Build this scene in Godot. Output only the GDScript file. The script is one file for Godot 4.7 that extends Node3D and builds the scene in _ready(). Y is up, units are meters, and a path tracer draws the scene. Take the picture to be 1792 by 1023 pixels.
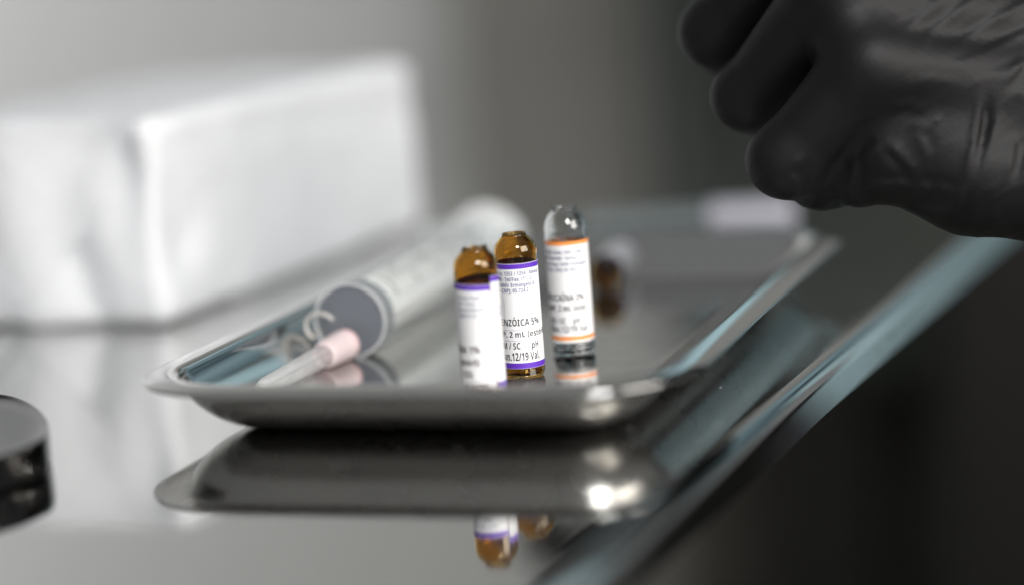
extends Node3D
# A low, close view over a polished steel instrument table: tray, opened ampoules, syringe, wrapped pack and a gloved hand.
# Shapes are written in millimetres and committed in metres.

const MM := 0.001
var taken := {}
var env: Environment


# ---------- mesh building ----------
class MB:
	var v := PackedVector3Array()
	var n := PackedVector3Array()
	var uv := PackedVector2Array()
	var idx := PackedInt32Array()

	# rows of points; seen from outside, columns run to the right and rows run up
	func grid(rows: Array, wrap := false, u0 := 0.0, u1 := 1.0) -> void:
		var base := v.size()
		var cols: int = rows[0].size()
		var nr := rows.size()
		for j in nr:
			var row: PackedVector3Array = rows[j]
			for i in cols:
				v.append(row[i])
				n.append(Vector3.ZERO)
				uv.append(Vector2(lerpf(u0, u1, float(i) / maxf(cols - (0 if wrap else 1), 1)), 1.0 - float(j) / maxf(nr - 1, 1)))
		var lim := cols if wrap else cols - 1
		for j in nr - 1:
			for i in lim:
				var a := base + j * cols + i
				var b := base + j * cols + (i + 1) % cols
				var c := b + cols
				var d := a + cols
				tri(a, d, c)
				tri(a, c, b)

	func tri(a: int, b: int, c: int) -> void:   # clockwise seen from outside
		var f := (v[c] - v[a]).cross(v[b] - v[a])
		if f.length_squared() < 1e-16:
			return
		idx.append_array(PackedInt32Array([a, b, c]))
		n[a] += f
		n[b] += f
		n[c] += f

	func fan(center: Vector3, ring: PackedVector3Array, up: Vector3) -> void:
		var base := v.size()
		v.append(center)
		n.append(Vector3.ZERO)
		uv.append(Vector2(0.5, 0.5))
		for p in ring:
			v.append(p)
			n.append(Vector3.ZERO)
			uv.append(Vector2(0.5, 0.5))
		for i in ring.size():
			var a := base + 1 + i
			var b := base + 1 + (i + 1) % ring.size()
			if (v[b] - v[base]).cross(v[a] - v[base]).dot(up) > 0.0:
				tri(base, a, b)
			else:
				tri(base, b, a)

	func box(c: Vector3, s: Vector3, bev := 0.0) -> void:
		var h := s * 0.5
		for ax in 3:
			for sg in [-1.0, 1.0]:
				var nn := Vector3.ZERO
				nn[ax] = sg
				var t := Vector3.ZERO
				t[(ax + 1) % 3] = 1.0
				var r := nn.cross(t) * -1.0
				var hn := h[ax]
				var ht := h[(ax + 1) % 3] - bev
				var hr := absf(r.dot(h)) - bev
				var o := c + nn * hn
				grid([PackedVector3Array([o - r * hr - t * ht, o + r * hr - t * ht]), PackedVector3Array([o - r * hr + t * ht, o + r * hr + t * ht])])
		if bev > 0.0:
			for ax in 3:
				var b1 := (ax + 1) % 3
				var b2 := (ax + 2) % 3
				for s1 in [-1.0, 1.0]:
					for s2 in [-1.0, 1.0]:
						var pts := []
						for e in [-1.0, 1.0]:
							for k in 2:
								var p := Vector3.ZERO
								p[ax] = e * (h[ax] - bev)
								p[b1] = s1 * (h[b1] - (bev if k == 0 else 0.0))
								p[b2] = s2 * (h[b2] - (0.0 if k == 0 else bev))
								pts.append(c + p)
						flat4(pts[0], pts[1], pts[3], pts[2], c)
			for s1 in [-1.0, 1.0]:
				for s2 in [-1.0, 1.0]:
					for s3 in [-1.0, 1.0]:
						var sv := Vector3(s1, s2, s3)
						var q := [c + sv * Vector3(h.x, h.y - bev, h.z - bev), c + sv * Vector3(h.x - bev, h.y, h.z - bev), c + sv * Vector3(h.x - bev, h.y - bev, h.z)]
						flat3(q[0], q[1], q[2], c)

	func flat3(a: Vector3, b: Vector3, c: Vector3, inside: Vector3) -> void:
		var base := v.size()
		for p in [a, b, c]:
			v.append(p)
			n.append(Vector3.ZERO)
			uv.append(Vector2.ZERO)
		if (c - a).cross(b - a).dot((a + b + c) / 3.0 - inside) > 0.0:
			tri(base, base + 1, base + 2)
		else:
			tri(base, base + 2, base + 1)

	func flat4(a: Vector3, b: Vector3, c: Vector3, d: Vector3, inside: Vector3) -> void:
		flat3(a, b, c, inside)
		flat3(a, c, d, inside)

	func mesh() -> ArrayMesh:
		var vv := PackedVector3Array()
		vv.resize(v.size())
		var nn := PackedVector3Array()
		nn.resize(v.size())
		for i in v.size():
			vv[i] = v[i] * MM
			nn[i] = n[i].normalized() if n[i].length_squared() > 0.0 else Vector3.UP
		var arr := []
		arr.resize(Mesh.ARRAY_MAX)
		arr[Mesh.ARRAY_VERTEX] = vv
		arr[Mesh.ARRAY_NORMAL] = nn
		arr[Mesh.ARRAY_TEX_UV] = uv
		arr[Mesh.ARRAY_INDEX] = idx
		var m := ArrayMesh.new()
		m.add_surface_from_arrays(Mesh.PRIMITIVE_TRIANGLES, arr)
		return m


# profile: Vector2(radius, height); walked so that the outside is on the right hand
func lathe(mb: MB, prof: Array, segs := 64, warp = null) -> void:
	var rows := []
	for p in prof:
		var row := PackedVector3Array()
		for i in segs:
			var t := TAU * i / segs
			var q: Vector2 = p
			if warp != null:
				q = warp.call(q, t)
			row.append(Vector3(q.x * sin(t), q.y, q.x * cos(t)))
		rows.append(row)
	# a row given twice splits the shading there
	var part := []
	for j in rows.size():
		if j > 0 and prof[j].is_equal_approx(prof[j - 1]):
			mb.grid(part, true)
			part = []
		part.append(rows[j])
	mb.grid(part, true)


func smooth2(pts: Array, sub: int) -> Array:   # Catmull-Rom through 2D points
	var out := []
	for i in pts.size() - 1:
		var p0: Vector2 = pts[maxi(i - 1, 0)]
		var p1: Vector2 = pts[i]
		var p2: Vector2 = pts[i + 1]
		var p3: Vector2 = pts[mini(i + 2, pts.size() - 1)]
		for k in sub:
			out.append(p1.cubic_interpolate(p2, p0, p3, float(k) / sub))
	out.append(pts[-1])
	return out


func tube(mb: MB, path: Array, radii: Array, segs := 24, squash := 1.0) -> void:
	var rows := []
	for j in path.size():
		var p: Vector3 = path[j]
		var d: Vector3 = (path[mini(j + 1, path.size() - 1)] - path[maxi(j - 1, 0)]).normalized()
		var x := d.cross(Vector3(0.13, 1, 0.07)).normalized()
		var y := x.cross(d)
		var row := PackedVector3Array()
		for i in segs:
			var t := TAU * i / segs
			row.append(p + (x * cos(t) - y * sin(t) * squash) * float(radii[j]))
		rows.append(row)
	mb.grid(rows, true)
	mb.fan(path[0], rows[0], path[0] - path[1])
	mb.fan(path[-1], rows[-1], path[-1] - path[-2])


# ---------- a body grown round tapered bones, meshed as surface nets ----------
func sdf_mesh(chains: Array, cell: float, k: float, relief = null, lo_clip := Vector3(-1e6, -1e6, -1e6), hi_clip := Vector3(1e6, 1e6, 1e6)) -> ArrayMesh:
	var lo := Vector3(1e9, 1e9, 1e9)
	var hi := -lo
	for ch in chains:
		for q in ch:
			var r := float(q[1]) + 4.0 * cell + k
			lo = lo.min(q[0] - Vector3(r, r, r))
			hi = hi.max(q[0] + Vector3(r, r, r))
	lo = lo.max(lo_clip)
	hi = hi.min(hi_clip)
	var nx := int((hi.x - lo.x) / cell) + 2
	var ny := int((hi.y - lo.y) / cell) + 2
	var nz := int((hi.z - lo.z) / cell) + 2
	var f := PackedFloat32Array()
	f.resize(nx * ny * nz)
	f.fill(cell * 6.0)
	for ch in chains:
		for s in ch.size() - 1:
			var a: Vector3 = ch[s][0]
			var b: Vector3 = ch[s + 1][0]
			var ra := float(ch[s][1])
			var rb := float(ch[s + 1][1])
			var m := maxf(ra, rb) + k + 3.0 * cell
			var mv := Vector3(m, m, m)
			var p0 := ((a.min(b) - mv - lo) / cell).floor().max(Vector3.ZERO)
			var p1 := ((a.max(b) + mv - lo) / cell).ceil().min(Vector3(nx - 1, ny - 1, nz - 1))
			var ab := b - a
			var il := 1.0 / maxf(ab.length_squared(), 1e-6)
			for z in range(int(p0.z), int(p1.z) + 1):
				for y in range(int(p0.y), int(p1.y) + 1):
					var at := (z * ny + y) * nx
					for x in range(int(p0.x), int(p1.x) + 1):
						var p := lo + Vector3(x, y, z) * cell
						var h := clampf((p - a).dot(ab) * il, 0.0, 1.0)
						var d := p.distance_to(a + ab * h) - ra - (rb - ra) * h
						var o := f[at + x]
						var w := k - absf(d - o)
						f[at + x] = minf(d, o) - (w * w * 0.25 / k if w > 0.0 else 0.0)
	if relief != null:
		for y in ny:
			for x in nx:
				for z in nz:
					var at := (z * ny + y) * nx + x
					if absf(f[at]) < 3.0 * cell:
						f[at] -= relief.call(lo + Vector3(x, y, z) * cell)
	var mb := MB.new()
	var slot := {}
	var offs := [0, 1, nx, nx + 1, nx * ny, nx * ny + 1, nx * ny + nx, nx * ny + nx + 1]
	var plane := nx * ny
	for z in nz - 1:
		for y in ny - 1:
			var at0 := (z * ny + y) * nx
			for x in nx - 1:
				var at := at0 + x
				if absf(f[at]) > 2.5 * cell:
					continue
				var neg := 0
				for o in 8:
					if f[at + offs[o]] < 0.0:
						neg += 1
				if neg == 0 or neg == 8:
					continue
				var sum := Vector3.ZERO
				var cnt := 0
				for e in 12:
					var c0: int
					var c1: int
					if e < 4:
						c0 = e * 2
						c1 = c0 + 1
					elif e < 8:
						c0 = (e - 4) % 2 + 4 * ((e - 4) / 2)
						c1 = c0 + 2
					else:
						c0 = e - 8
						c1 = c0 + 4
					var f0 := f[at + offs[c0]]
					var f1 := f[at + offs[c1]]
					if (f0 < 0.0) != (f1 < 0.0):
						var t := f0 / (f0 - f1)
						var q0 := Vector3(c0 & 1, (c0 >> 1) & 1, c0 >> 2)
						var q1 := Vector3(c1 & 1, (c1 >> 1) & 1, c1 >> 2)
						sum += q0.lerp(q1, t)
						cnt += 1
				var q := sum / cnt
				slot[at] = mb.v.size()
				mb.v.append(lo + (Vector3(x, y, z) + q) * cell)
				mb.n.append(Vector3.ZERO)
				mb.uv.append(Vector2.ZERO)
	var strides := [1, nx, plane]
	for at in slot:
		for ax in 3:
			var s: int = strides[ax]
			var f0 := f[at]
			var f1 := f[at + s]
			if (f0 < 0.0) == (f1 < 0.0):
				continue
			var s1: int = strides[(ax + 1) % 3]
			var s2: int = strides[(ax + 2) % 3]
			var k0 = slot.get(at)
			var k1 = slot.get(at - s1)
			var k2 = slot.get(at - s1 - s2)
			var k3 = slot.get(at - s2)
			if k1 == null or k2 == null or k3 == null:
				continue
			if f0 < 0.0:
				mb.tri(k0, k2, k1)
				mb.tri(k0, k3, k2)
			else:
				mb.tri(k0, k1, k2)
				mb.tri(k0, k2, k3)
	return mb.mesh()


# ---------- nodes ----------
func numbered(called: String) -> String:
	taken[called] = int(taken.get(called, 0)) + 1
	return called if taken[called] == 1 else "%s_%03d" % [called, taken[called] - 1]


func at(x: float, y: float, z: float) -> Vector3:
	return Vector3(x, y, z) * MM


func thing(called: String, label: String, category: String, where := Vector3.ZERO, turn := 0.0, group := "") -> Node3D:
	var o := Node3D.new()
	o.name = numbered(called)
	add_child(o)
	o.position = where
	o.rotation.y = turn
	o.set_meta("label", label)
	o.set_meta("category", category)
	if group:
		o.set_meta("group", group)
	return o


func obj(called: String, m: Mesh, mat: Material, parent: Node = self, label := "") -> MeshInstance3D:
	var o := MeshInstance3D.new()
	o.mesh = m
	o.material_override = mat
	if parent == self:
		o.name = numbered(called)
		add_child(o)
	else:
		o.name = called
		parent.add_child(o, true)
	if label:
		o.set_meta("label", label)
	return o


func struct(called: String, m: Mesh, mat: Material, label: String) -> MeshInstance3D:
	var o := obj(called, m, mat, self, label)
	o.set_meta("kind", "structure")
	return o


# ---------- materials ----------
func rgb(r: float, g: float, b: float) -> Color:   # real-world base colour, linear
	return Color(r, g, b).linear_to_srgb()


func mat(c: Color, rough: float, metal := 0.0) -> StandardMaterial3D:
	var m := StandardMaterial3D.new()
	m.albedo_color = c
	m.roughness = rough
	m.metallic = metal
	return m


func noise_tex(freq: float, oct: int, lo: Color, hi: Color, size := 256, nseed := 1, kind := FastNoiseLite.TYPE_SIMPLEX_SMOOTH) -> NoiseTexture2D:
	var fn := FastNoiseLite.new()
	fn.noise_type = kind
	fn.seed = nseed
	fn.frequency = freq
	fn.fractal_octaves = oct
	var t := NoiseTexture2D.new()
	t.width = size
	t.height = size
	t.seamless = true
	t.noise = fn
	var g := Gradient.new()
	g.set_color(0, lo)
	g.set_color(1, hi)
	t.color_ramp = g
	return t


func noise_normal(freq: float, oct: int, strength: float, size := 256, nseed := 1) -> NoiseTexture2D:
	var fn := FastNoiseLite.new()
	fn.noise_type = FastNoiseLite.TYPE_SIMPLEX_SMOOTH
	fn.seed = nseed
	fn.frequency = freq
	fn.fractal_octaves = oct
	var t := NoiseTexture2D.new()
	t.width = size
	t.height = size
	t.seamless = true
	t.noise = fn
	t.as_normal_map = true
	t.bump_strength = strength
	return t


func triplanar(m: StandardMaterial3D, scale: float) -> void:
	m.uv1_triplanar = true
	m.uv1_scale = Vector3(scale, scale, scale)


func glass(c: Color, scale := 0.05) -> StandardMaterial3D:
	var m := StandardMaterial3D.new()
	m.albedo_color = Color(c.r, c.g, c.b, 0.0)
	m.roughness = 0.0
	m.transparency = BaseMaterial3D.TRANSPARENCY_ALPHA
	m.refraction_enabled = true
	m.refraction_scale = scale
	return m


func emitter(c: Color, e: float) -> StandardMaterial3D:
	var m := mat(Color(0.9, 0.9, 0.9), 0.6)
	m.emission_enabled = true
	m.emission = c
	m.emission_energy_multiplier = e
	return m


# ---------- lettering, bent round a cylinder ----------
func lettering(mb: MB, text: String, em: float, narrow: float, radius: float, start_deg: float, base: float, bold := false, skew := 0.0) -> void:
	var tm := TextMesh.new()
	var font := SystemFont.new()
	font.font_names = PackedStringArray(["Droid Sans"])
	font.font_weight = 700 if bold else 400
	tm.font = font
	tm.font_size = 64
	tm.pixel_size = 1.0 / 64.0
	tm.depth = 0.0
	tm.curve_step = 2.0
	tm.horizontal_alignment = HORIZONTAL_ALIGNMENT_LEFT
	tm.vertical_alignment = VERTICAL_ALIGNMENT_BOTTOM
	tm.text = text
	if tm.get_surface_count() == 0:
		return
	var arr := tm.surface_get_arrays(0)
	var vs: PackedVector3Array = arr[Mesh.ARRAY_VERTEX]
	var ids = arr[Mesh.ARRAY_INDEX]
	lay(mb, vs, ids, em, narrow, radius, start_deg, base, skew)


func lay(mb: MB, vs: PackedVector3Array, ids, em: float, narrow: float, radius: float, start_deg: float, base: float, skew: float) -> void:
	var nb := mb.v.size()
	for p in vs:
		var t := deg_to_rad(start_deg) + p.x * em * narrow / radius
		mb.v.append(Vector3(radius * sin(t), base + (p.y - 0.22) * em + skew * t, radius * cos(t)))
		mb.n.append(Vector3.ZERO)
		mb.uv.append(Vector2.ZERO)
	if ids == null:
		ids = PackedInt32Array(range(vs.size()))
	for i in range(0, ids.size() / 3 * 3, 3):
		var a: int = nb + ids[i]
		var b: int = nb + ids[i + 1]
		var c: int = nb + ids[i + 2]
		var out := Vector3(mb.v[a].x, 0, mb.v[a].z)
		if (mb.v[c] - mb.v[a]).cross(mb.v[b] - mb.v[a]).dot(out) > 0.0:
			mb.tri(a, b, c)
		else:
			mb.tri(a, c, b)


func band_image(paper: Color, band: Color, top0: float, top1: float, bot0: float, bot1: float) -> ImageTexture:
	var im := Image.create(8, 512, false, Image.FORMAT_RGB8)
	im.fill(paper)
	im.fill_rect(Rect2i(0, int(top0 * 512), 8, int((top1 - top0) * 512)), band)
	im.fill_rect(Rect2i(0, int(bot0 * 512), 8, int((bot1 - bot0) * 512)), band)
	return ImageTexture.create_from_image(im)


# a paper label wound round a cylinder, from one angle through another; the end may overlap the start
func label_sheet(radius: float, y0: float, y1: float, a0: float, a1: float, slope := 0.0, lift := 0.0) -> ArrayMesh:
	var mb := MB.new()
	var n := 120
	var outer := [PackedVector3Array(), PackedVector3Array()]
	var inner := [PackedVector3Array(), PackedVector3Array()]
	for i in n + 1:
		var s := float(i) / n
		var t := deg_to_rad(lerpf(a0, a1, s))
		var up := slope * (s - 0.5)
		var r := radius + lift * smoothstep(0.93, 1.0, s)
		var d := Vector3(sin(t), 0, cos(t))
		outer[0].append(d * r + Vector3(0, y0 + up, 0))
		outer[1].append(d * r + Vector3(0, y1 + up, 0))
		inner[0].append(d * (r - 0.07) + Vector3(0, y0 + up, 0))
		inner[1].append(d * (r - 0.07) + Vector3(0, y1 + up, 0))
	mb.grid(outer)
	mb.grid([inner[1], inner[0]])
	mb.grid([outer[1], inner[1]])
	mb.grid([inner[0], outer[0]])
	mb.grid([PackedVector3Array([inner[0][0], outer[0][0]]), PackedVector3Array([inner[1][0], outer[1][0]])])
	mb.grid([PackedVector3Array([outer[0][n], inner[0][n]]), PackedVector3Array([outer[1][n], inner[1][n]])])
	return mb.mesh()


# an opened ampoule: one closed shell of glass, up the outside, over the broken lip and down the inside
func ampoule_glass(r: float, body: float, neck_r: float, top: float, dome: bool, rag: float, nseed: int, wall := 0.55) -> ArrayMesh:
	var outer := []
	if dome:
		outer = [Vector2(r, body), Vector2(r * 0.985, body + 1.2), Vector2(r * 0.90, body + 2.9), Vector2(r * 0.74, body + 4.5), Vector2(r * 0.58, top - 0.9), Vector2(neck_r, top - 0.25)]
	else:
		var s := top - body
		outer = [Vector2(r, body), Vector2(r * 1.01, body + s * 0.18), Vector2(r * 0.99, body + s * 0.36), Vector2(r * 0.90, body + s * 0.56), Vector2(r * 0.74, body + s * 0.74), Vector2(neck_r * 1.02, body + s * 0.9), Vector2(neck_r * 1.03, top - 0.12)]
	var prof := [Vector2(0, 0.25), Vector2(r * 0.55, 0.12), Vector2(r * 0.78, 0.0), Vector2(r * 0.93, 0.3), Vector2(r, 1.2), Vector2(r, 4.0), Vector2(r, body * 0.5), Vector2(r, body - 2.0)]
	prof.append_array(smooth2(outer, 5))
	prof.append(Vector2(neck_r * 0.97, top))
	prof.append(Vector2(neck_r * 0.86, top - 0.05))
	var inn := []
	for q in outer:
		inn.append(Vector2(maxf(q.x - wall, 0.4), minf(q.y - 0.1, top - 0.3)))
	inn.reverse()
	prof.append_array(smooth2(inn, 5))
	prof.append_array([Vector2(r - wall, body - 2.0), Vector2(r - wall, body * 0.5), Vector2(r - wall, 4.0), Vector2(r - wall, 2.0), Vector2(r * 0.8, 1.25), Vector2(r * 0.5, 0.95), Vector2(0, 0.9)])
	var rn := FastNoiseLite.new()
	rn.seed = nseed
	rn.frequency = 0.55
	var warp := func(q: Vector2, t: float) -> Vector2:
		var w := smoothstep(top - 1.6, top - 0.1, q.y)
		var s := rn.get_noise_2d(cos(t) * 2.2, sin(t) * 2.2) + 0.5 * rn.get_noise_2d(cos(t) * 6.0 + 20.0, sin(t) * 6.0)
		var wav := 0.06 * rn.get_noise_3d(cos(t) * 3.0, q.y * 0.7, sin(t) * 3.0) * smoothstep(body - 1.0, body + 1.0, q.y)
		return Vector2(q.x + (wav if q.x > 1.0 else 0.0), q.y + rag * s * w)
	var mb := MB.new()
	lathe(mb, prof, 72, warp)
	return mb.mesh()


func rounded_outline(hu: float, hv: float, r: float, d: float, n := 14) -> PackedVector3Array:   # counter-clockwise from above
	var out := PackedVector3Array()
	var rr := maxf(r - d, 2.0)
	for c in 4:
		var cx: float = (hv - d - rr) * [1.0, 1.0, -1.0, -1.0][c]
		var cz: float = (hu - d - rr) * [1.0, -1.0, -1.0, 1.0][c]
		for i in n + 1:
			var t := PI / 2 * (float(i) / n + c)
			out.append(Vector3(cx + rr * sin(t), 0, cz + rr * cos(t)))
	return out


func dished(prof: Array, hu: float, hv: float, r: float, closed: int) -> MB:   # a pressed sheet: profile of (inset, height) carried round a rounded rectangle
	var mb := MB.new()
	var rows := []
	for q in prof:
		var ring := rounded_outline(hu, hv, r, q.x)
		for i in ring.size():
			ring[i].y = q.y
		rows.append(ring)
	mb.grid(rows, true)
	if closed < 0:
		mb.fan(Vector3(0, prof[0].y, 0), rows[0], Vector3.DOWN)
	else:
		mb.fan(Vector3(0, prof[-1].y, 0), rows[-1], Vector3.UP)
	return mb


# ---------- the scene ----------
func _ready() -> void:
	# camera
	var cam := Camera3D.new()
	cam.name = "camera"
	var phys := CameraAttributesPhysical.new()
	phys.frustum_focal_length = 93.87
	phys.frustum_focus_distance = 0.602
	phys.exposure_aperture = 3.25
	phys.frustum_near = 0.05
	phys.frustum_far = 60.0
	cam.attributes = phys
	cam.fov = 14.574
	cam.near = 0.05
	cam.far = 60.0
	cam.current = true
	add_child(cam)
	cam.position = at(0, 126, 0)
	cam.basis = Basis(Vector3(0.9972, -0.0739, 0.0127), Vector3(0.075, 0.9827, -0.1692), Vector3(0.0, 0.1697, 0.9855)).orthonormalized()

	# surroundings: the dim room air that the shiny things see beyond what is built
	var we := WorldEnvironment.new()
	we.name = "surroundings"
	env = Environment.new()
	env.background_mode = Environment.BG_COLOR
	env.background_color = rgb(0.215, 0.218, 0.222)
	env.background_energy_multiplier = 1.0
	env.tonemap_mode = Environment.TONE_MAPPER_LINEAR
	env.tonemap_exposure = 1.0
	env.sdfgi_enabled = true
	env.ssao_enabled = true
	env.ssil_enabled = true
	we.environment = env
	add_child(we)

	lamp_panel("ceiling_light", "square light panel above and behind the camera", at(270, 830, 340), Basis.looking_at(Vector3(-0.21, -0.64, -0.74)), Vector2(0.33, 0.33), Color(1.0, 0.995, 0.99), 1.52)
	lamp_panel("side_light", "warm light panel standing before the right end of the table", at(1000, 480, 150), Basis.looking_at(Vector3(-0.8, -0.3, -0.75)), Vector2(0.8, 0.8), Color(1.0, 0.975, 0.945), 1.65)
	lamp_panel("wall_light", "upright light panel washing the left part of the far wall", at(-1750, 420, -2150), Basis.looking_at(Vector3(0.6, -0.05, -0.7)), Vector2(0.4, 0.7), Color(0.98, 0.99, 1.0), 2.15)

	build_setting()
	build_tray()
	build_ampoules()
	build_syringe()
	build_pack()
	build_dish()
	build_wrapper()
	build_person()


func lamp_panel(called: String, label: String, where: Vector3, b: Basis, size: Vector2, c: Color, e: float) -> void:
	var t := thing(called, label, "lamp", where)
	t.basis = b
	var f := MB.new()
	f.box(Vector3(0, 0, 32), Vector3(size.x * 1000 + 40, size.y * 1000 + 40, 40), 4.0)
	obj("housing", f.mesh(), mat(rgb(0.7, 0.7, 0.7), 0.5), t)
	var g := MB.new()
	g.box(Vector3(0, 0, 8), Vector3(size.x * 1000, size.y * 1000, 6), 1.0)
	obj("diffuser_glow", g.mesh(), emitter(c, 1.2), t)
	var l := AreaLight3D.new()
	l.name = "glow"
	l.area_size = size
	l.light_energy = e
	l.light_color = c
	l.light_size = 0.0
	l.area_range = 12.0
	l.shadow_enabled = true
	t.add_child(l)


func build_setting() -> void:
	var wall := MB.new()
	wall.box(Vector3(-900, 1000, -3250), Vector3(5200, 2800, 100))
	var wm := mat(rgb(0.55, 0.55, 0.53), 0.7)
	struct("wall", wall.mesh(), wm, "pale grey wall far behind the table, out of focus")
	var shade_band := MB.new()  # added band: its colour stands in for shade on the lower wall
	shade_band.box(Vector3(-900, -650, -3246), Vector3(5200, 500, 100))
	struct("wall_shade_band", shade_band.mesh(), mat(rgb(0.36, 0.35, 0.32), 0.6), "darker band added at the foot of the far wall in place of shade")
	var fl := MB.new()
	fl.box(Vector3(0, -930, -1200), Vector3(9000, 60, 8000))
	struct("floor", fl.mesh(), mat(rgb(0.22, 0.215, 0.2), 0.6), "dark floor below the right edge of the table")
	# dark cupboards at the back right: one hung on the wall, one on the floor
	for k in 2:
		var low: float = [-440.0, -900.0][k]
		var high: float = [410.0, -200.0][k]
		var left: float = [180.0, 460.0][k]
		var wide: float = [1250.0, 1400.0][k]
		var cab := thing(["wall_cupboard", "floor_cupboard"][k], ["dark green grey cupboard hung far behind the gloved hand, out of focus", "dark floor cupboard far off below the right edge of the table, out of focus"][k], "cupboard", at(left + wide * 0.5, low, -2760 + k * 90))
		var cb := MB.new()
		cb.box(Vector3(0, (high - low) * 0.5, 0), Vector3(wide, high - low, 480), 6.0)
		obj("carcass", cb.mesh(), mat([rgb(0.016, 0.024, 0.017), rgb(0.008, 0.0075, 0.0065)][k], 0.5), cab)
		for s in [-1, 1]:
			var d := MB.new()
			d.box(Vector3(s * wide * 0.249, (high - low) * 0.5, 252), Vector3(wide * 0.49, high - low - 30, 22), 4.0)
			var door := obj("door", d.mesh(), mat([rgb(0.017, 0.028, 0.019), rgb(0.009, 0.0085, 0.0075)][k], 0.5), cab)
			var hd := MB.new()
			tube(hd, [Vector3(s * 40, 260, 280), Vector3(s * 40, 400, 280)], [6, 6], 12)
			obj("handle", hd.mesh(), mat(rgb(0.3, 0.3, 0.3), 0.4, 1.0), door)

	var lk := thing("tone_step_block", "tall grey brown block added far behind to step the wall into darkness, left of the dark cupboard, out of focus", "tone_step_block", at(66, -900, -2900))  # added block: its mid tone imitates light fading across the wall
	var lb := MB.new()
	lb.box(Vector3(0, 620, 0), Vector3(236, 1240, 400), 5.0)
	obj("carcass", lb.mesh(), mat(rgb(0.25, 0.24, 0.215), 0.55), lk)
	var ld := MB.new()
	ld.box(Vector3(0, 620, 206), Vector3(222, 1210, 12), 3.0)
	var ldoor := obj("door", ld.mesh(), mat(rgb(0.26, 0.25, 0.225), 0.55), lk)
	var lh := MB.new()
	tube(lh, [Vector3(-60, 640, 222), Vector3(-60, 760, 222)], [6, 6], 12)
	obj("handle", lh.mesh(), mat(rgb(0.3, 0.3, 0.3), 0.4, 1.0), ldoor)

	# the table: a polished steel top with a folded, rounded right edge
	var t := thing("instrument_table", "mirror polished steel table top with a folded rounded edge", "table", at(0, -1.8, 0))
	var steel := mat(rgb(0.60, 0.60, 0.59), 0.035, 1.0)
	steel.roughness_texture = noise_tex(0.02, 5, Color(0.1, 0.1, 0.1), Color(1, 1, 1), 512, 5)
	triplanar(steel, 9.0)
	steel.roughness = 0.085
	# section across the right edge: x is outward from the edge, y is height
	var sec := [Vector2(-598, 0), Vector2(-60, 0), Vector2(-13, 0), Vector2(-9.0, 0.0)]
	for i in 9:
		var a := PI / 2 * i / 8.0
		sec.append(Vector2(-5.0 + 5.0 * sin(a), -5.0 + 5.0 * cos(a)))
	sec.append_array([Vector2(0.0, -9.0), Vector2(0.0, -12.4), Vector2(-0.6, -13.0), Vector2(-12, -13.0), Vector2(-12, -12.0), Vector2(-591, -12.0), Vector2(-591, -13.0), Vector2(-602, -13.0), Vector2(-602, -4.0), Vector2(-601, -1.2), Vector2(-598, 0)])
	var dir := Vector3(0.388, 0, -0.922).normalized()
	var out := Vector3(0.922, 0, 0.388).normalized()
	var o := Vector3(91.7, 0, -615.7)
	var rows := []
	for s in [-700.0, -300.0, 0.0, 200.0, 400.0, 1500.0]:
		var row := PackedVector3Array()
		for q in sec:
			row.append(o + dir * s + out * q.x + Vector3(0, q.y, 0))
		rows.append(row)
	var top := MB.new()
	# split the shading at the fold lines by laying the strips one by one
	for i in sec.size() - 1:
		var strip := []
		for r in rows:
			strip.append(PackedVector3Array([r[i], r[i + 1]]))
		if i >= 3 and i <= 11:
			continue
		top.grid(strip)
	var bend := []
	for r in rows:
		bend.append(r.slice(3, 13))
	top.grid(bend)
	obj("table_top", top.mesh(), steel, t)
	# dust lying on the steel, and a little dirt stuck to the folded edge
	var rng := RandomNumberGenerator.new()
	rng.seed = 77
	for k in 2:
		var dust := MB.new()
		for i in [130, 34][k]:
			var s := rng.randf_range(-160.0, 260.0) if k == 0 else rng.randf_range(20.0, 90.0)
			var q := -absf(rng.randfn(0.0, 45.0)) - 8.0
			var p := o + dir * s + out * q + Vector3(0, 0.04, 0)
			if k == 1:
				p = o + dir * s + out * 0.03 + Vector3(0, -rng.randf_range(5.5, 11.5), 0)
			var z: float = rng.randf_range(0.05, 0.24) * (1.0 + k)
			dust.box(p, Vector3(z * rng.randf_range(0.6, 2.5), z * 0.6, z))
		var m := obj(["dust", "dirt"][k], dust.mesh(), mat([rgb(0.5, 0.5, 0.48), rgb(0.05, 0.045, 0.04)][k], 0.9), t)
		m.set_meta("kind", "stuff")


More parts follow.
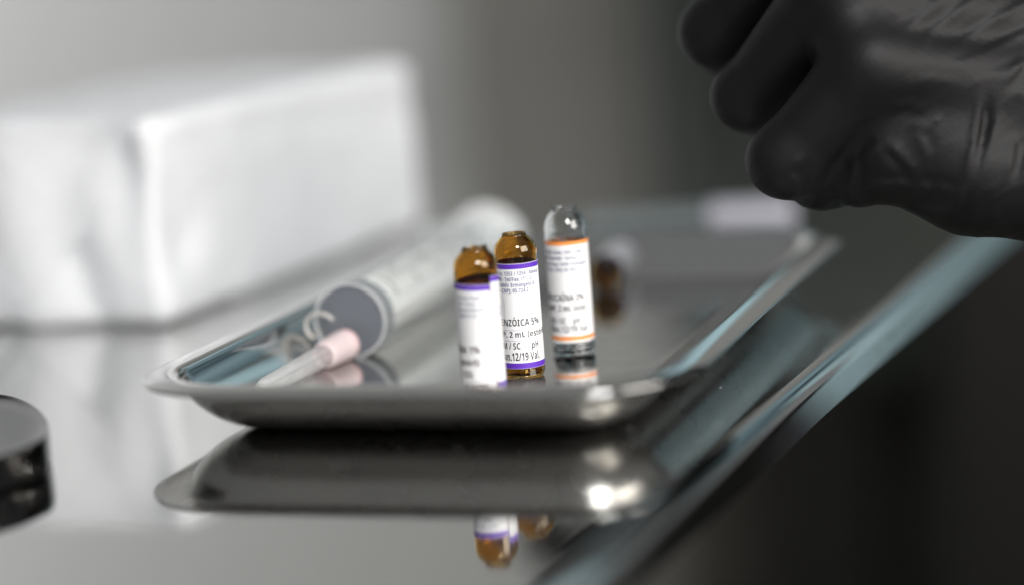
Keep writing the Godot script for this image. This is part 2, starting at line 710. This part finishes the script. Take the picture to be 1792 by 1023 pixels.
func build_tray() -> void:
	var t := thing("instrument_tray", "shallow polished steel tray with a flat rim holding syringe and ampoules", "tray", at(4.4, 0.15, -640.9), deg_to_rad(-19.0))
	var m := mat(rgb(0.60, 0.60, 0.59), 0.09, 1.0)
	m.roughness_texture = noise_tex(0.03, 4, Color(0.45, 0.45, 0.45), Color(1, 1, 1), 512, 9)
	triplanar(m, 5.0)
	m.roughness = 0.13
	var under := smooth2([Vector2(46, 0.0), Vector2(39, -0.5), Vector2(33.5, -1.5), Vector2(29.5, -1.75), Vector2(25.5, -1.3), Vector2(20.5, 0.6), Vector2(16.2, 3.2), Vector2(12.9, 6.1), Vector2(10.6, 9.0), Vector2(9.4, 11.4), Vector2(8.4, 12.8), Vector2(6.5, 13.0), Vector2(3.5, 12.75), Vector2(1.0, 12.2)], 4)
	var edge := [Vector2(0.25, 12.3), Vector2(0, 12.65), Vector2(0.25, 13.0)]
	var over := smooth2([Vector2(1.0, 13.15), Vector2(3.6, 13.7), Vector2(6.3, 14.0), Vector2(8.2, 13.85), Vector2(9.5, 12.9), Vector2(10.4, 11.2), Vector2(11.7, 9.3), Vector2(13.9, 6.9), Vector2(17.0, 4.5), Vector2(21.0, 2.4), Vector2(25.7, 1.1), Vector2(30, 0.85)], 4)
	var satin := mat(rgb(0.62, 0.61, 0.59), 0.36, 1.0)
	satin.roughness_texture = noise_tex(0.03, 4, Color(0.78, 0.78, 0.78), Color(1, 1, 1), 256, 15)
	satin.roughness = 0.31
	triplanar(satin, 5.0)
	obj("pan", dished(edge + over, 120.0, 73.5, 32.0, 1).mesh(), m, t)
	obj("underside", dished(under + [edge[0]], 120.0, 73.5, 32.0, -1).mesh(), satin, t)


func build_ampoules() -> void:
	var amber := glass(rgb(0.72, 0.46, 0.12))
	var clear := glass(rgb(0.96, 0.97, 0.97))
	var paper := rgb(0.76, 0.76, 0.765)
	var violet := rgb(0.10, 0.025, 0.42)
	var orange := rgb(0.82, 0.27, 0.05)
	var ink := mat(rgb(0.018, 0.02, 0.03), 0.6)
	var blue_ink := mat(rgb(0.09, 0.11, 0.24), 0.6)
	var brown_ink := mat(rgb(0.05, 0.018, 0.02), 0.6)
	var r := 5.65
	var floor_y := 1.05

	# second ampoule: in focus
	var b := thing("amber_ampoule", "opened amber glass ampoule in sharp focus with a violet banded label reading 12/19", "ampoule", at(1.6, floor_y, -594.5), 0.0, "opened ampoules standing in the tray")
	obj("glass_shell", ampoule_glass(r, 32.4, 3.2, 38.4, false, 0.12, 3), amber, b)
	var lab := mat(Color.WHITE, 0.45)
	lab.albedo_texture = band_image(paper, violet, 0.004, 0.052, 0.946, 1.0)
	var l := obj("paper_label", label_sheet(r + 0.09, 3.1, 31.0, -200, 158), lab, b)
	var rt := r + 0.125
	var st := MB.new()
	lettering(st, "Ru o, 1352 / 1354 - Mooca", 1.45, 0.78, rt, -66, 27.9, true)
	lettering(st, "03104-000 - Tel/Fax: (11) 2", 1.45, 0.78, rt, -98, 26.4, true)
	lettering(st, "Resp: Valdir Ermangelo d", 1.45, 0.78, rt, -86, 24.9, true)
	lettering(st, "58430033 - CNPJ: 05.724.2", 1.45, 0.78, rt, -106, 23.4, true)
	obj("small_print", st.mesh(), blue_ink, l)
	var bt := MB.new()
	lettering(bt, "BENZÓICA 5%", 2.5, 0.78, rt, -72, 14.5, true)
	lettering(bt, "AMP. 2 mL (estéril)", 2.1, 0.93, rt, -86, 11.5, true)
	lettering(bt, "IM / SC      pH", 2.4, 0.76, rt, -65, 8.3, true)
	lettering(bt, "Fan.12/19 Val.", 2.95, 0.60, rt, -66, 5.2, true)
	obj("large_print", bt.mesh(), ink, l)
	var rule := MB.new()
	for ln in [[-43.0, 16.0, -42.2, 22.0], [-58.0, 13.35, -2.0, 13.5], [-58.0, 10.5, -2.0, 10.65], [-2.0, 10.5, -1.0, 13.5]]:
		var pts := [PackedVector3Array(), PackedVector3Array()]
		for i in 13:
			var a := deg_to_rad(lerpf(ln[0], ln[2], i / 12.0))
			pts[0].append(Vector3(rt * sin(a), ln[1], rt * cos(a)))
			pts[1].append(Vector3(rt * sin(a), ln[3], rt * cos(a)))
		rule.grid(pts)
	obj("ruled_line", rule.mesh(), mat(rgb(0.45, 0.42, 0.5), 0.6), l)

	# first ampoule: nearest, its label wound askew
	var a1 := thing("amber_ampoule", "nearest amber glass ampoule, blurred, its violet banded label overlapping askew", "ampoule", at(-8.8, floor_y, -571.5), 0.0, "opened ampoules standing in the tray")
	obj("glass_shell", ampoule_glass(r, 32.6, 3.2, 38.8, false, 0.7, 11), amber, a1)
	var l1 := obj("paper_label", label_sheet(r + 0.09, 2.2, 30.8, 42 - 4, 42 + 352, -2.0, 0.12), lab, a1)
	var s1 := MB.new()
	lettering(s1, "Rua São Paulo", 1.3, 0.85, rt + 0.02, -62, 26.4)
	lettering(s1, "Farm. Resp:", 1.3, 0.85, rt + 0.02, -62, 24.9)
	lettering(s1, "Manipulado por", 1.3, 0.85, rt + 0.02, -62, 23.4)
	lettering(s1, "Indústria br", 1.3, 0.85, rt + 0.02, -62, 21.9)
	lettering(s1, "53 - CR", 1.3, 0.85, rt + 0.02, 58, 22.9)
	lettering(s1, "SP 0", 1.3, 0.85, rt + 0.02, 60, 21.3)
	obj("small_print", s1.mesh(), blue_ink, l1)
	var b1 := MB.new()
	lettering(b1, "ÍNA 1%", 2.5, 0.86, rt + 0.02, -78, 12.6, true)
	lettering(b1, "estéril)", 2.2, 0.86, rt + 0.02, -70, 9.4, true)
	lettering(b1, "/ 53)", 2.2, 0.86, rt + 0.02, -66, 6.3, true)
	lettering(b1, "al.1170", 2.5, 0.86, rt + 0.02, -60, 2.9, true)
	obj("large_print", b1.mesh(), brown_ink, l1)

	# third ampoule: clear glass, orange bands
	var r3 := 5.85
	var c := thing("clear_ampoule", "opened clear glass ampoule with an orange banded white label", "ampoule", at(15.9, floor_y, -619.5), 0.0, "opened ampoules standing in the tray")
	obj("glass_shell", ampoule_glass(r3, 34.6, 3.6, 41.0, true, 0.7, 21, 0.5), clear, c)
	var lq := MB.new()
	lathe(lq, [Vector2(0, 1.05), Vector2(r3 * 0.5, 1.1), Vector2(r3 - 0.62, 2.2), Vector2(r3 - 0.56, 3.0), Vector2(r3 - 0.56, 3.9), Vector2(r3 - 0.9, 3.5), Vector2(r3 - 1.6, 3.35), Vector2(0, 3.3)], 48)
	obj("liquid", lq.mesh(), glass(rgb(0.97, 0.98, 0.98), 0.033), c)
	var lab3 := mat(Color.WHITE, 0.45)
	lab3.albedo_texture = band_image(paper, orange, 0.0, 0.036, 0.938, 0.98)
	var l3 := obj("paper_label", label_sheet(r3 + 0.09, 4.2, 32.0, -170, 182), lab3, c)
	var rt3 := r3 + 0.125
	var s3 := MB.new()
	lettering(s3, "Rua São Paulo, 1352 / 1354 -", 1.3, 0.74, rt3, -78, 28.6, true)
	lettering(s3, "CEP 03104-000 - Tel/Fax: (11)", 1.3, 0.74, rt3, -80, 27.0, true)
	lettering(s3, "Farm. Resp: Valdir Ermangelo", 1.3, 0.74, rt3, -78, 25.4, true)
	lettering(s3, "CRF 33 - CNPJ: 05.724.2", 1.3, 0.74, rt3, -76, 23.8, true)
	obj("small_print", s3.mesh(), blue_ink, l3)
	var b3 := MB.new()
	lettering(b3, "PROCAÍNA 2%", 2.5, 0.72, rt3, -80, 15.7, true)
	lettering(b3, "AMP. 2 mL (esté", 2.3, 0.72, rt3, -80, 12.9, true)
	lettering(b3, "IM / SC    pH", 2.3, 0.72, rt3, -70, 9.4, true)
	lettering(b3, "Man.12/19 Val", 2.5, 0.72, rt3, -74, 7.0, true)
	obj("large_print", b3.mesh(), ink, l3)

	# a fourth one lying far back in the tray
	var d := thing("amber_ampoule", "amber glass ampoule lying far back in the tray behind the clear one", "ampoule", at(29.5, floor_y + 5.7, -714))
	d.basis = Basis(Vector3.UP, deg_to_rad(-14.0)) * Basis(Vector3.RIGHT, -PI / 2)
	obj("glass_shell", ampoule_glass(r, 32.4, 3.2, 38.4, false, 0.35, 5), amber, d)
	obj("paper_label", label_sheet(r + 0.09, 4.0, 31.0, -200, 158), lab, d)


func build_syringe() -> void:
	# lies along its own -z; the node stands at the middle of the barrel's front wall
	var yaw := deg_to_rad(-17.0)
	var t := thing("syringe", "large clear plastic syringe with a grey stopper and a sheathed pink hub needle", "syringe", at(-46.5, 11.75, -637.0), yaw)
	var rb := 11.1
	var plastic := mat(Color(rgb(0.80, 0.85, 0.85), 0.22), 0.3)
	plastic.transparency = BaseMaterial3D.TRANSPARENCY_ALPHA
	var front := mat(Color(rgb(0.72, 0.75, 0.8), 0.10), 0.3)
	front.transparency = BaseMaterial3D.TRANSPARENCY_ALPHA
	var white := mat(rgb(0.78, 0.79, 0.78), 0.4)
	var turn := Transform3D(Basis(Vector3.RIGHT, -PI / 2), Vector3.ZERO)   # lathe axis to -z
	var barrel := MB.new()
	lathe(barrel, [Vector2(rb - 0.9, 0.0), Vector2(rb - 0.3, 0.2), Vector2(rb, 0.8), Vector2(rb, 0.8), Vector2(rb, 40), Vector2(rb, 80), Vector2(rb, 117)], 64)
	var o := obj("barrel", barrel.mesh(), plastic, t)
	o.transform = turn
	var cap := MB.new()
	lathe(cap, [Vector2(0, 0.0), Vector2(rb - 1.2, 0.0), Vector2(rb - 0.9, 0.05)], 64)
	o = obj("front_wall", cap.mesh(), front, t)
	o.transform = turn
	var ringm := MB.new()
	var rp := []
	for i in 13:
		var a := TAU * i / 12.0
		rp.append(Vector2(rb - 0.6 + 0.42 * sin(a), 0.1 - 0.42 * cos(a)))
	lathe(ringm, rp, 64)
	o = obj("rim", ringm.mesh(), mat(Color(rgb(0.8, 0.8, 0.82), 0.28), 0.3), t)
	o.material_override.transparency = BaseMaterial3D.TRANSPARENCY_ALPHA
	o.transform = turn
	var stop := MB.new()
	lathe(stop, [Vector2(0, 0.9), Vector2(4, 0.95), Vector2(8.8, 1.3), Vector2(9.9, 1.8), Vector2(10.1, 3.0), Vector2(9.5, 3.6), Vector2(9.5, 7.0), Vector2(10.1, 7.6), Vector2(10.1, 9.4), Vector2(9.6, 9.8), Vector2(0, 9.8)], 64)
	o = obj("stopper", stop.mesh(), mat(rgb(0.055, 0.066, 0.085), 0.55), t)
	o.transform = turn
	var rod := MB.new()
	rod.box(Vector3(0, 0, -72), Vector3(17.5, 1.8, 122), 0.4)
	rod.box(Vector3(0, 5.0, -72), Vector3(1.8, 7.9, 122), 0.4)
	rod.box(Vector3(0, -5.0, -72), Vector3(1.8, 7.9, 122), 0.4)
	obj("plunger_rod", rod.mesh(), white, t)
	var fl := MB.new()
	fl.box(Vector3(0, 0, -118.2), Vector3(36, 21.6, 2.2), 0.8)
	obj("finger_flange", fl.mesh(), plastic, t)
	var disc := MB.new()
	lathe(disc, [Vector2(0, 132.8), Vector2(12.6, 132.8), Vector2(13.6, 133.6), Vector2(13.6, 135), Vector2(12.8, 135.8), Vector2(0, 135.8)], 48)
	o = obj("thumb_disc", disc.mesh(), white, t)
	o.transform = turn
	# graduations and figures printed along the upper side of the barrel
	var gr := MB.new()
	for i in 19:
		var z := 14.0 + i * 5.0
		var span := 46.0 if i % 4 == 0 else 24.0
		var pts := [PackedVector3Array(), PackedVector3Array()]
		for k in 9:
			var a := deg_to_rad(20.0 + span * k / 8.0)
			pts[0].append(Vector3((rb + 0.06) * sin(a), (rb + 0.06) * cos(a), -z))
			pts[1].append(Vector3((rb + 0.06) * sin(a), (rb + 0.06) * cos(a), -z - 0.8))
		gr.grid(pts)
	obj("graduation_mark", gr.mesh(), mat(rgb(0.03, 0.035, 0.04), 0.5), t)
	var num := MB.new()
	for i in 4:
		lettering(num, ["5", "10", "15", "20 mL"][i], 5.0, 0.9, rb + 0.07, 14.0, 26.0 + i * 22.0, true)
	o = obj("figures", num.mesh(), mat(rgb(0.03, 0.035, 0.04), 0.5), t)
	o.transform = Transform3D(Basis(Vector3.RIGHT, -PI / 2), Vector3.ZERO)
	# a clear moulded loop beside the nozzle
	var loop := MB.new()
	var lp := []
	var lr := []
	for i in 25:
		var a := deg_to_rad(-150.0 + 205.0 * i / 24.0)
		lp.append(Vector3(-8.0 + 4.6 * sin(a) * 1.1, -1.2 + 3.9 * cos(a), 0.9 + 1.2 * (1.0 + sin(a))))
		lr.append(0.5)
	tube(loop, lp, lr, 10)
	obj("moulded_loop", loop.mesh(), mat(rgb(0.55, 0.53, 0.50), 0.25), t)
	# nozzle, needle hub and sheath sit low, off the middle
	var needle := Node3D.new()
	needle.name = "needle"
	t.add_child(needle)
	needle.transform = Transform3D(Basis(Vector3.UP, deg_to_rad(-4.0)) * Basis(Vector3.RIGHT, PI / 2 + 0.015), Vector3(-0.6, -6.0, 0.0) * MM)
	var noz := MB.new()
	lathe(noz, [Vector2(2.6, 0), Vector2(2.3, 8), Vector2(0, 8)], 32)
	obj("nozzle", noz.mesh(), plastic, needle)
	var pink := mat(Color(rgb(0.85, 0.62, 0.63), 0.65), 0.35)
	pink.transparency = BaseMaterial3D.TRANSPARENCY_ALPHA
	var hub := MB.new()
	lathe(hub, [Vector2(0, 2.0), Vector2(3.9, 2.0), Vector2(4.2, 2.4), Vector2(4.2, 4.0), Vector2(3.5, 4.4), Vector2(3.3, 12.5), Vector2(2.8, 13.5), Vector2(0, 13.5)], 40)
	obj("hub", hub.mesh(), pink, needle)
	var sheath_m := mat(Color(rgb(0.86, 0.86, 0.86), 0.27), 0.22)
	sheath_m.transparency = BaseMaterial3D.TRANSPARENCY_ALPHA
	var milk := mat(Color(rgb(0.84, 0.72, 0.73), 0.72), 0.3)
	milk.transparency = BaseMaterial3D.TRANSPARENCY_ALPHA
	var collar := MB.new()
	lathe(collar, [Vector2(4.15, 4.6), Vector2(4.35, 5.0), Vector2(4.2, 10), Vector2(4.0, 15.5), Vector2(3.6, 17.0), Vector2(3.1, 17.6)], 40)
	obj("sheath_collar", collar.mesh(), milk, needle)
	var sheath := MB.new()
	lathe(sheath, [Vector2(3.1, 17.6), Vector2(3.0, 24), Vector2(2.7, 40), Vector2(2.45, 54), Vector2(1.8, 56.5), Vector2(0, 57)], 40)
	obj("sheath", sheath.mesh(), sheath_m, needle)
	var cn := MB.new()
	lathe(cn, [Vector2(0, 13.5), Vector2(0.45, 13.5), Vector2(0.45, 50), Vector2(0, 51.5)], 16)
	obj("cannula", cn.mesh(), mat(rgb(0.6, 0.6, 0.6), 0.2, 1.0), needle)


func build_pack() -> void:
	# a block wrapped in white sterile paper; local x runs along the long face, z out of it
	var L := 204.0
	var W := 112.0
	var H := 68.0
	var t := thing("wrapped_pack", "large white paper wrapped pack with creased folded end", "package", at(-111.0, -1.75, -723.0), deg_to_rad(67.2))
	var nz := FastNoiseLite.new()
	nz.seed = 4
	nz.frequency = 0.02
	var nf := FastNoiseLite.new()
	nf.seed = 8
	nf.frequency = 0.06
	var bulge := func(p: Vector3, nn: Vector3) -> Vector3:
		var d := 1.4 * nz.get_noise_3dv(p) + 0.25 * nf.get_noise_3dv(p)
		# paper pulled in and pushed out along soft folds: from, to, width, depth
		for fo in [[Vector3(-4, 60, -16), Vector3(16, 26, 0), 12.0, -6.5], [Vector3(0, 26, -34), Vector3(0, 4, -26), 7.0, -3.5], [Vector3(0, 62, -58), Vector3(0, 6, -48), 12.0, 4.0], [Vector3(0, 60, -74), Vector3(0, 4, -80), 9.0, -4.5], [Vector3(0, 56, -30), Vector3(0, 36, -40), 9.0, -2.5], [Vector3(34, 60, 0), Vector3(195, 50, 0), 7.0, -1.5], [Vector3(60, 14, 0), Vector3(180, 26, 0), 14.0, 2.0]]:
			var a: Vector3 = fo[0]
			var ab: Vector3 = fo[1] - a
			var h := clampf((p - a).dot(ab) / ab.length_squared(), 0.0, 1.0)
			d += 0.6 * float(fo[3]) * exp(-p.distance_squared_to(a + ab * h) / (float(fo[2]) * float(fo[2])))
		return p + nn * d
	var mb := MB.new()
	var n := 44
	var rr := 6.5
	# rounded box as a sphere-like grid per face, pushed out by the paper's relief
	for face in 6:
		var ax := face / 2
		var sg := 1.0 if face % 2 == 0 else -1.0
		var b1 := (ax + 1) % 3
		var b2 := (ax + 2) % 3
		var rows := []
		for j in n + 1:
			var row := PackedVector3Array()
			for i in n + 1:
				var p := Vector3.ZERO
				var size := Vector3(L, H, W)
				p[ax] = sg * 0.5
				p[b1] = (float(i) / n - 0.5) * sg
				p[b2] = float(j) / n - 0.5
				var q := p * size
				var core := q.clamp(-size * 0.5 + Vector3(rr, rr, rr), size * 0.5 - Vector3(rr, rr, rr))
				var nn := (q - core).normalized()
				var s := core + nn * rr + Vector3(L * 0.5, H * 0.5, -W * 0.5)
				s = bulge.call(s, nn)
				s.y = maxf(s.y, 0.1)
				row.append(s)
			rows.append(row)
		mb.grid(rows)
	var wrap := mat(rgb(0.71, 0.725, 0.75), 0.85)
	wrap.normal_enabled = true
	wrap.normal_texture = noise_normal(0.02, 4, 1.5, 256, 3)
	triplanar(wrap, 16.0)
	obj("paper_wrap", mb.mesh(), wrap, t)
	# the long flap folded down over the near end
	var up := MB.new()
	var seam := []
	for j in 9:
		var row := PackedVector3Array()
		for i in 13:
			var z := lerpf(-W + 10.0 + 12.0 * (1.0 - j / 8.0), -10.0 - 12.0 * (1.0 - j / 8.0), i / 12.0)
			var y := lerpf(H * (0.10 + 0.42 * absf(i / 6.0 - 1.0)), H - 1.0, j / 8.0)
			var q: Vector3 = bulge.call(Vector3(0, y, z), Vector3(-1, 0, 0))
			row.append(q + Vector3(-1.0 + 0.4 * j / 8.0, 0, 0))
		seam.append(row)
	up.grid(seam)
	var back := []
	for row in seam:
		var r2 := PackedVector3Array()
		for q in row:
			r2.append(q + Vector3(0.4, 0, 0))
		r2.reverse()
		back.append(r2)
	up.grid(back)
	obj("end_flap", up.mesh(), wrap, t)


func build_dish() -> void:
	# the end of a low polished steel dish; its outline is given in plan
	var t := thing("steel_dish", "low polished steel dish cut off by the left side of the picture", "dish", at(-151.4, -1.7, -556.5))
	var plan := [Vector2(-130, -62), Vector2(-60, -60), Vector2(-14, -49), Vector2(12, -38), Vector2(24, -24), Vector2(33, -2), Vector2(37, 18), Vector2(35.5, 27), Vector2(29, 38), Vector2(10, 54), Vector2(-40, 78), Vector2(-130, 84)]
	var ring := smooth2(plan, 6)
	ring.append_array(smooth2([Vector2(-130, 84), Vector2(-168, 60), Vector2(-176, 10), Vector2(-166, -40), Vector2(-130, -62)], 6).slice(1, -1))
	ring.reverse()
	var c := Vector2(-60, 10)
	var rows := []
	for q in smooth2([Vector2(1.6, 0.0), Vector2(0.5, 0.5), Vector2(0.1, 1.5), Vector2(0.0, 4.5), Vector2(0.0, 7.6)], 4) + [Vector2(0.1, 8.6), Vector2(0.4, 8.9), Vector2(0.8, 8.9)] + smooth2([Vector2(1.2, 8.7), Vector2(3.0, 8.1), Vector2(9, 7.6), Vector2(30, 7.4)], 4):
		var row := PackedVector3Array()
		for p in ring:
			var d: Vector2 = p - c
			var s: Vector2 = c + d * (1.0 - q.x / d.length())
			row.append(Vector3(s.x, q.y, s.y))
		rows.append(row)
	var mb := MB.new()
	mb.grid(rows, true)
	mb.fan(Vector3(c.x, 0, c.y), rows[0], Vector3.DOWN)
	mb.fan(Vector3(c.x, 7.4, c.y), rows[-1], Vector3.UP)
	obj("bowl", mb.mesh(), mat(rgb(0.065, 0.064, 0.063), 0.14, 1.0), t)  # base colour darkened in place of the dark surroundings the steel would mirror


func build_wrapper() -> void:
	var t := thing("peel_packet", "white and clear peel packet lying behind the tray under the hand", "packet", at(93.2, -1.6, -861.5), deg_to_rad(-8.0))
	var w := MB.new()
	w.box(Vector3(0, 3.4, 0), Vector3(33, 6.4, 22), 1.2)
	obj("paper_end", w.mesh(), mat(rgb(0.55, 0.55, 0.62), 0.6), t)
	var p := MB.new()
	p.box(Vector3(-41, 2.6, -3), Vector3(50, 4.6, 24), 1.2)
	obj("clear_pouch", p.mesh(), mat(rgb(0.20, 0.235, 0.24), 0.35), t)


func build_person() -> void:
	var t := thing("person", "person in teal scrubs with a black gloved fist held over the tray", "person", at(96.03, 63.71, -593.03))
	t.basis = Basis(Vector3(0.9972, -0.0739, 0.0127), Vector3(0.075, 0.9827, -0.1692), Vector3(0.0, 0.1697, 0.9855)).orthonormalized()
	var J := func(x: float, y: float, z: float, r: float) -> Array:
		return [Vector3(x, y, z), r]
	var hand := [
		[J.call(34.8, 61.9, -40.0, 12.0), J.call(-14.6, 82.1, -38.0, 11.0), J.call(-36.0, 49.8, -66.0, 9.5), J.call(-19.1, 33.7, -84.0, 8.5), J.call(-2.4, 38.7, -70.0, 7.5)],
		[J.call(44.0, 35.9, -24.0, 13.0), J.call(-13.5, 55.4, -20.0, 11.5), J.call(-35.8, 26.7, -46.0, 9.4), J.call(-20.7, 15.4, -70.0, 8.4), J.call(-4.3, 17.4, -56.0, 7.5)],
		[J.call(49.4, 19.4, -14.0, 13.0), J.call(-7.8, 33.5, -6.0, 11.8), J.call(-28.8, 7.3, -30.0, 8.8), J.call(-13.2, -0.1, -50.0, 7.8), J.call(0.5, 3.4, -44.0, 7.5)],
		[J.call(51.0, 5.1, -8.0, 13.0), J.call(0.4, 12.2, 0.0, 11.6), J.call(-20.6, -11.4, -9.0, 9.4), J.call(-9.5, -14.9, -22.0, 8.4), J.call(3.4, -13.7, -22.0, 8.5)],
		[J.call(68.1, -17.4, -10.0, 19.0), J.call(28.4, -14.5, -8.0, 16.0), J.call(8.0, -9.6, -8.0, 12.5), J.call(-0.4, -14.2, -12.0, 9.5)],
		[J.call(51.4, 25.7, -16.0, 13.0), J.call(-3.6, 22.8, -4.0, 10.5)],
		[J.call(50.0, 12.9, -10.0, 13.0), J.call(4.7, 3.5, -6.0, 11.5)],
		[J.call(52.0, 3.0, -8.0, 14.0), J.call(17.0, -4.0, -6.0, 12.8)],
		[J.call(48.4, 46.1, -30.0, 13.0), J.call(-10.1, 45.1, -13.0, 10.5)],
		[J.call(71.9, 5.5, -30.0, 22.0), J.call(24.6, 5.3, -28.0, 18.0), J.call(7.5, 5.3, -28.0, 14.0)],
		[J.call(74.5, 25.3, -40.0, 22.0), J.call(19.3, 35.1, -42.0, 18.0)],
		[J.call(63.9, 27.8, -62.0, 14.0), J.call(25.6, 36.4, -78.0, 12.0), J.call(-1.9, 51.0, -86.0, 10.0), J.call(-19.1, 59.2, -84.0, 8.0)],
		[J.call(70.8, 8.2, -26.0, 27.0), J.call(104.7, 10.1, -30.0, 27.0)],
	]
	# folds of the glove: from, to, depth (a step with a lip beside it)
	var folds := [[5.7,19.5,30.0,40.5,0.5],[12.1,18.6,40.0,40.0,0.55],[18.6,16.3,55.0,38.0,0.6],[20.0,11.5,58.0,30.0,0.45],[24.0,7.5,60.0,20.0,0.4],[9.6,9.0,24.3,7.7,0.25],[4.5,1.6,12.8,2.2,0.35],[5.7,-0.3,12.1,2.2,-0.30],[40.3,14.4,33.3,6.1,0.80],[28.8,6.1,24.3,-18.9,1.10],[36.5,5.5,40.5,4.8,0.50],[37.1,-4.8,34.6,-17.6,0.70],[40.5,-6.1,36.5,-18.9,-0.60],[-2.9,-11.2,2.5,-8.0,0.80],[2.5,-8.0,11.5,-17.9,-0.80],[-2.9,-11.2,-3.6,-23.4,1.00],[-3.9,-18.9,11.5,-17.9,0.80],[12.1,-5.1,14.7,-11.2,0.50],[8.9,-3.5,14.1,-2.2,0.40],[11.5,-18.3,22.4,-20.2,0.50],[24.3,-18.9,20.5,-27.9,0.80],[-20.2,-14.4,-17.3,-21.5,0.90],[-16.7,-11.2,-20.5,-15.7,0.60],[-14.1,-20.8,-13.5,-24.0,0.60],[-10.3,-20.8,-10.0,-24.0,-0.60],[-7.7,-20.2,-7.4,-23.4,0.60],[-2.0,-21.5,6.4,-19.5,-0.50],[14.1,-17.6,14.7,-24.0,0.50],[31.4,2.9,28.2,-11.2,-0.70],[8.9,-24.0,20.5,-25.3,0.50]]
	var nz := FastNoiseLite.new()
	nz.seed = 2
	nz.frequency = 0.05
	nz.fractal_octaves = 2
	var nf := FastNoiseLite.new()
	nf.seed = 31
	nf.frequency = 0.04
	var cache := {}
	var relief := func(p: Vector3) -> float:
		var key := Vector2i(int(p.x * 8.0), int(p.y * 8.0))
		if not cache.has(key):
			var q := Vector2(p.x, p.y)
			var s := 0.0
			for fo in folds:
				var a := Vector2(fo[0], fo[1])
				var b := Vector2(fo[2], fo[3])
				if q.distance_squared_to((a + b) * 0.5) > pow(a.distance_to(b) * 0.5 + 6.0, 2.0):
					continue
				var ab := b - a
				var h := clampf((q - a).dot(ab) / ab.length_squared(), 0.0, 1.0)
				var bow := 1.2 * sin(h * PI)
				var side := ab.orthogonal().normalized()
				var w := 1.5
				var d := (q - a - ab * h).dot(side) + bow * 0.5
				var along := (q - a - ab * h).dot(ab.normalized())
				var e := (d * d + along * along) / (w * w)
				if e < 9.0:
					s += absf(fo[4]) * 1.25 * (d / w) * signf(fo[4]) * exp(-e) * smoothstep(0.0, 0.4, h + 0.06) * smoothstep(0.0, 0.4, 1.06 - h)
			cache[key] = s
		var c: float = cache[key]
		# taut wrinkles drawn along the back of the hand, few on the fingers
		var u := p.x * 0.76 + p.y * 0.65
		var v := -p.x * 0.65 + p.y * 0.76
		var ridge := 1.0 - absf(nz.get_noise_3d(u * 0.55, v * 2.6, p.z * 1.2)) * 2.2
		var where := 0.4 + 0.6 * smoothstep(2.0, 16.0, p.x + 0.25 * p.y)
		return c + 0.35 * where * pow(maxf(ridge, 0.0), 5.0) * (0.4 + 0.6 * smoothstep(-0.3, 0.4, nf.get_noise_3dv(p)))
	var glove_m := mat(rgb(0.005, 0.005, 0.0057), 0.54)
	glove_m.metallic_specular = 0.33
	glove_m.normal_enabled = true
	glove_m.normal_scale = 0.25
	glove_m.normal_texture = noise_normal(0.03, 4, 3.0, 512, 12)
	triplanar(glove_m, 40.0)
	obj("glove", sdf_mesh(hand, 0.9, 4.5, relief, Vector3(-60, -48, -110), Vector3(90, 85, 40)), glove_m, t)
	# the sleeves and the front of the scrub top
	var inv := t.transform.affine_inverse()
	var W := func(x: float, y: float, z: float, r: float) -> Array:
		return [(inv * at(x, y, z)) * 1000.0, r]
	var cloth := [
		[W.call(186, 62, -622, 37.0), W.call(400, 40, -820, 52.0), W.call(520, 340, -1190, 66.0), W.call(500, 420, -1270, 80.0)],
		[W.call(82, 178, -1165, 19.0), W.call(128, 118, -1205, 22.0), W.call(136, 310, -1235, 32.0), W.call(360, 460, -1290, 60.0), W.call(460, 430, -1300, 80.0)],
		[W.call(500, 400, -1290, 120.0), W.call(500, 100, -1290, 135.0), W.call(500, -110, -1290, 140.0)],
	]
	var legs := [[W.call(500, -250, -1290, 126.0), W.call(500, -420, -1290, 130.0), W.call(500, -640, -1290, 125.0)]]
	obj("trousers", sdf_mesh(legs, 14.0, 20.0), mat(rgb(0.02, 0.022, 0.028), 0.8), t)
	var cn := FastNoiseLite.new()
	cn.seed = 6
	cn.frequency = 0.012
	var crease := func(p: Vector3) -> float:
		return 4.0 * cn.get_noise_3dv(p)
	obj("scrub_top", sdf_mesh(cloth, 7.0, 12.0, crease), mat(rgb(0.33, 0.48, 0.54), 0.8), t)
	var fist := [
		[W.call(82, 178, -1165, 24.0), W.call(45, 206, -1140, 26.0)],
		[W.call(40, 225, -1130, 12.0), W.call(10, 215, -1100, 9.5), W.call(27, 193, -1103, 8.0)],
		[W.call(53, 213, -1125, 12.0), W.call(27, 199, -1090, 9.5), W.call(43, 179, -1097, 8.0)],
		[W.call(65, 201, -1123, 12.0), W.call(43, 185, -1085, 9.0), W.call(57, 167, -1095, 8.0)],
		[W.call(75, 189, -1127, 11.0), W.call(59, 173, -1093, 8.5), W.call(69, 159, -1105, 7.5)],
		[W.call(30, 213, -1155, 12.0), W.call(1, 191, -1123, 9.5), W.call(13, 171, -1103, 8.0)],
	]
	obj("glove", sdf_mesh(fist, 3.0, 4.0), glove_m, t)
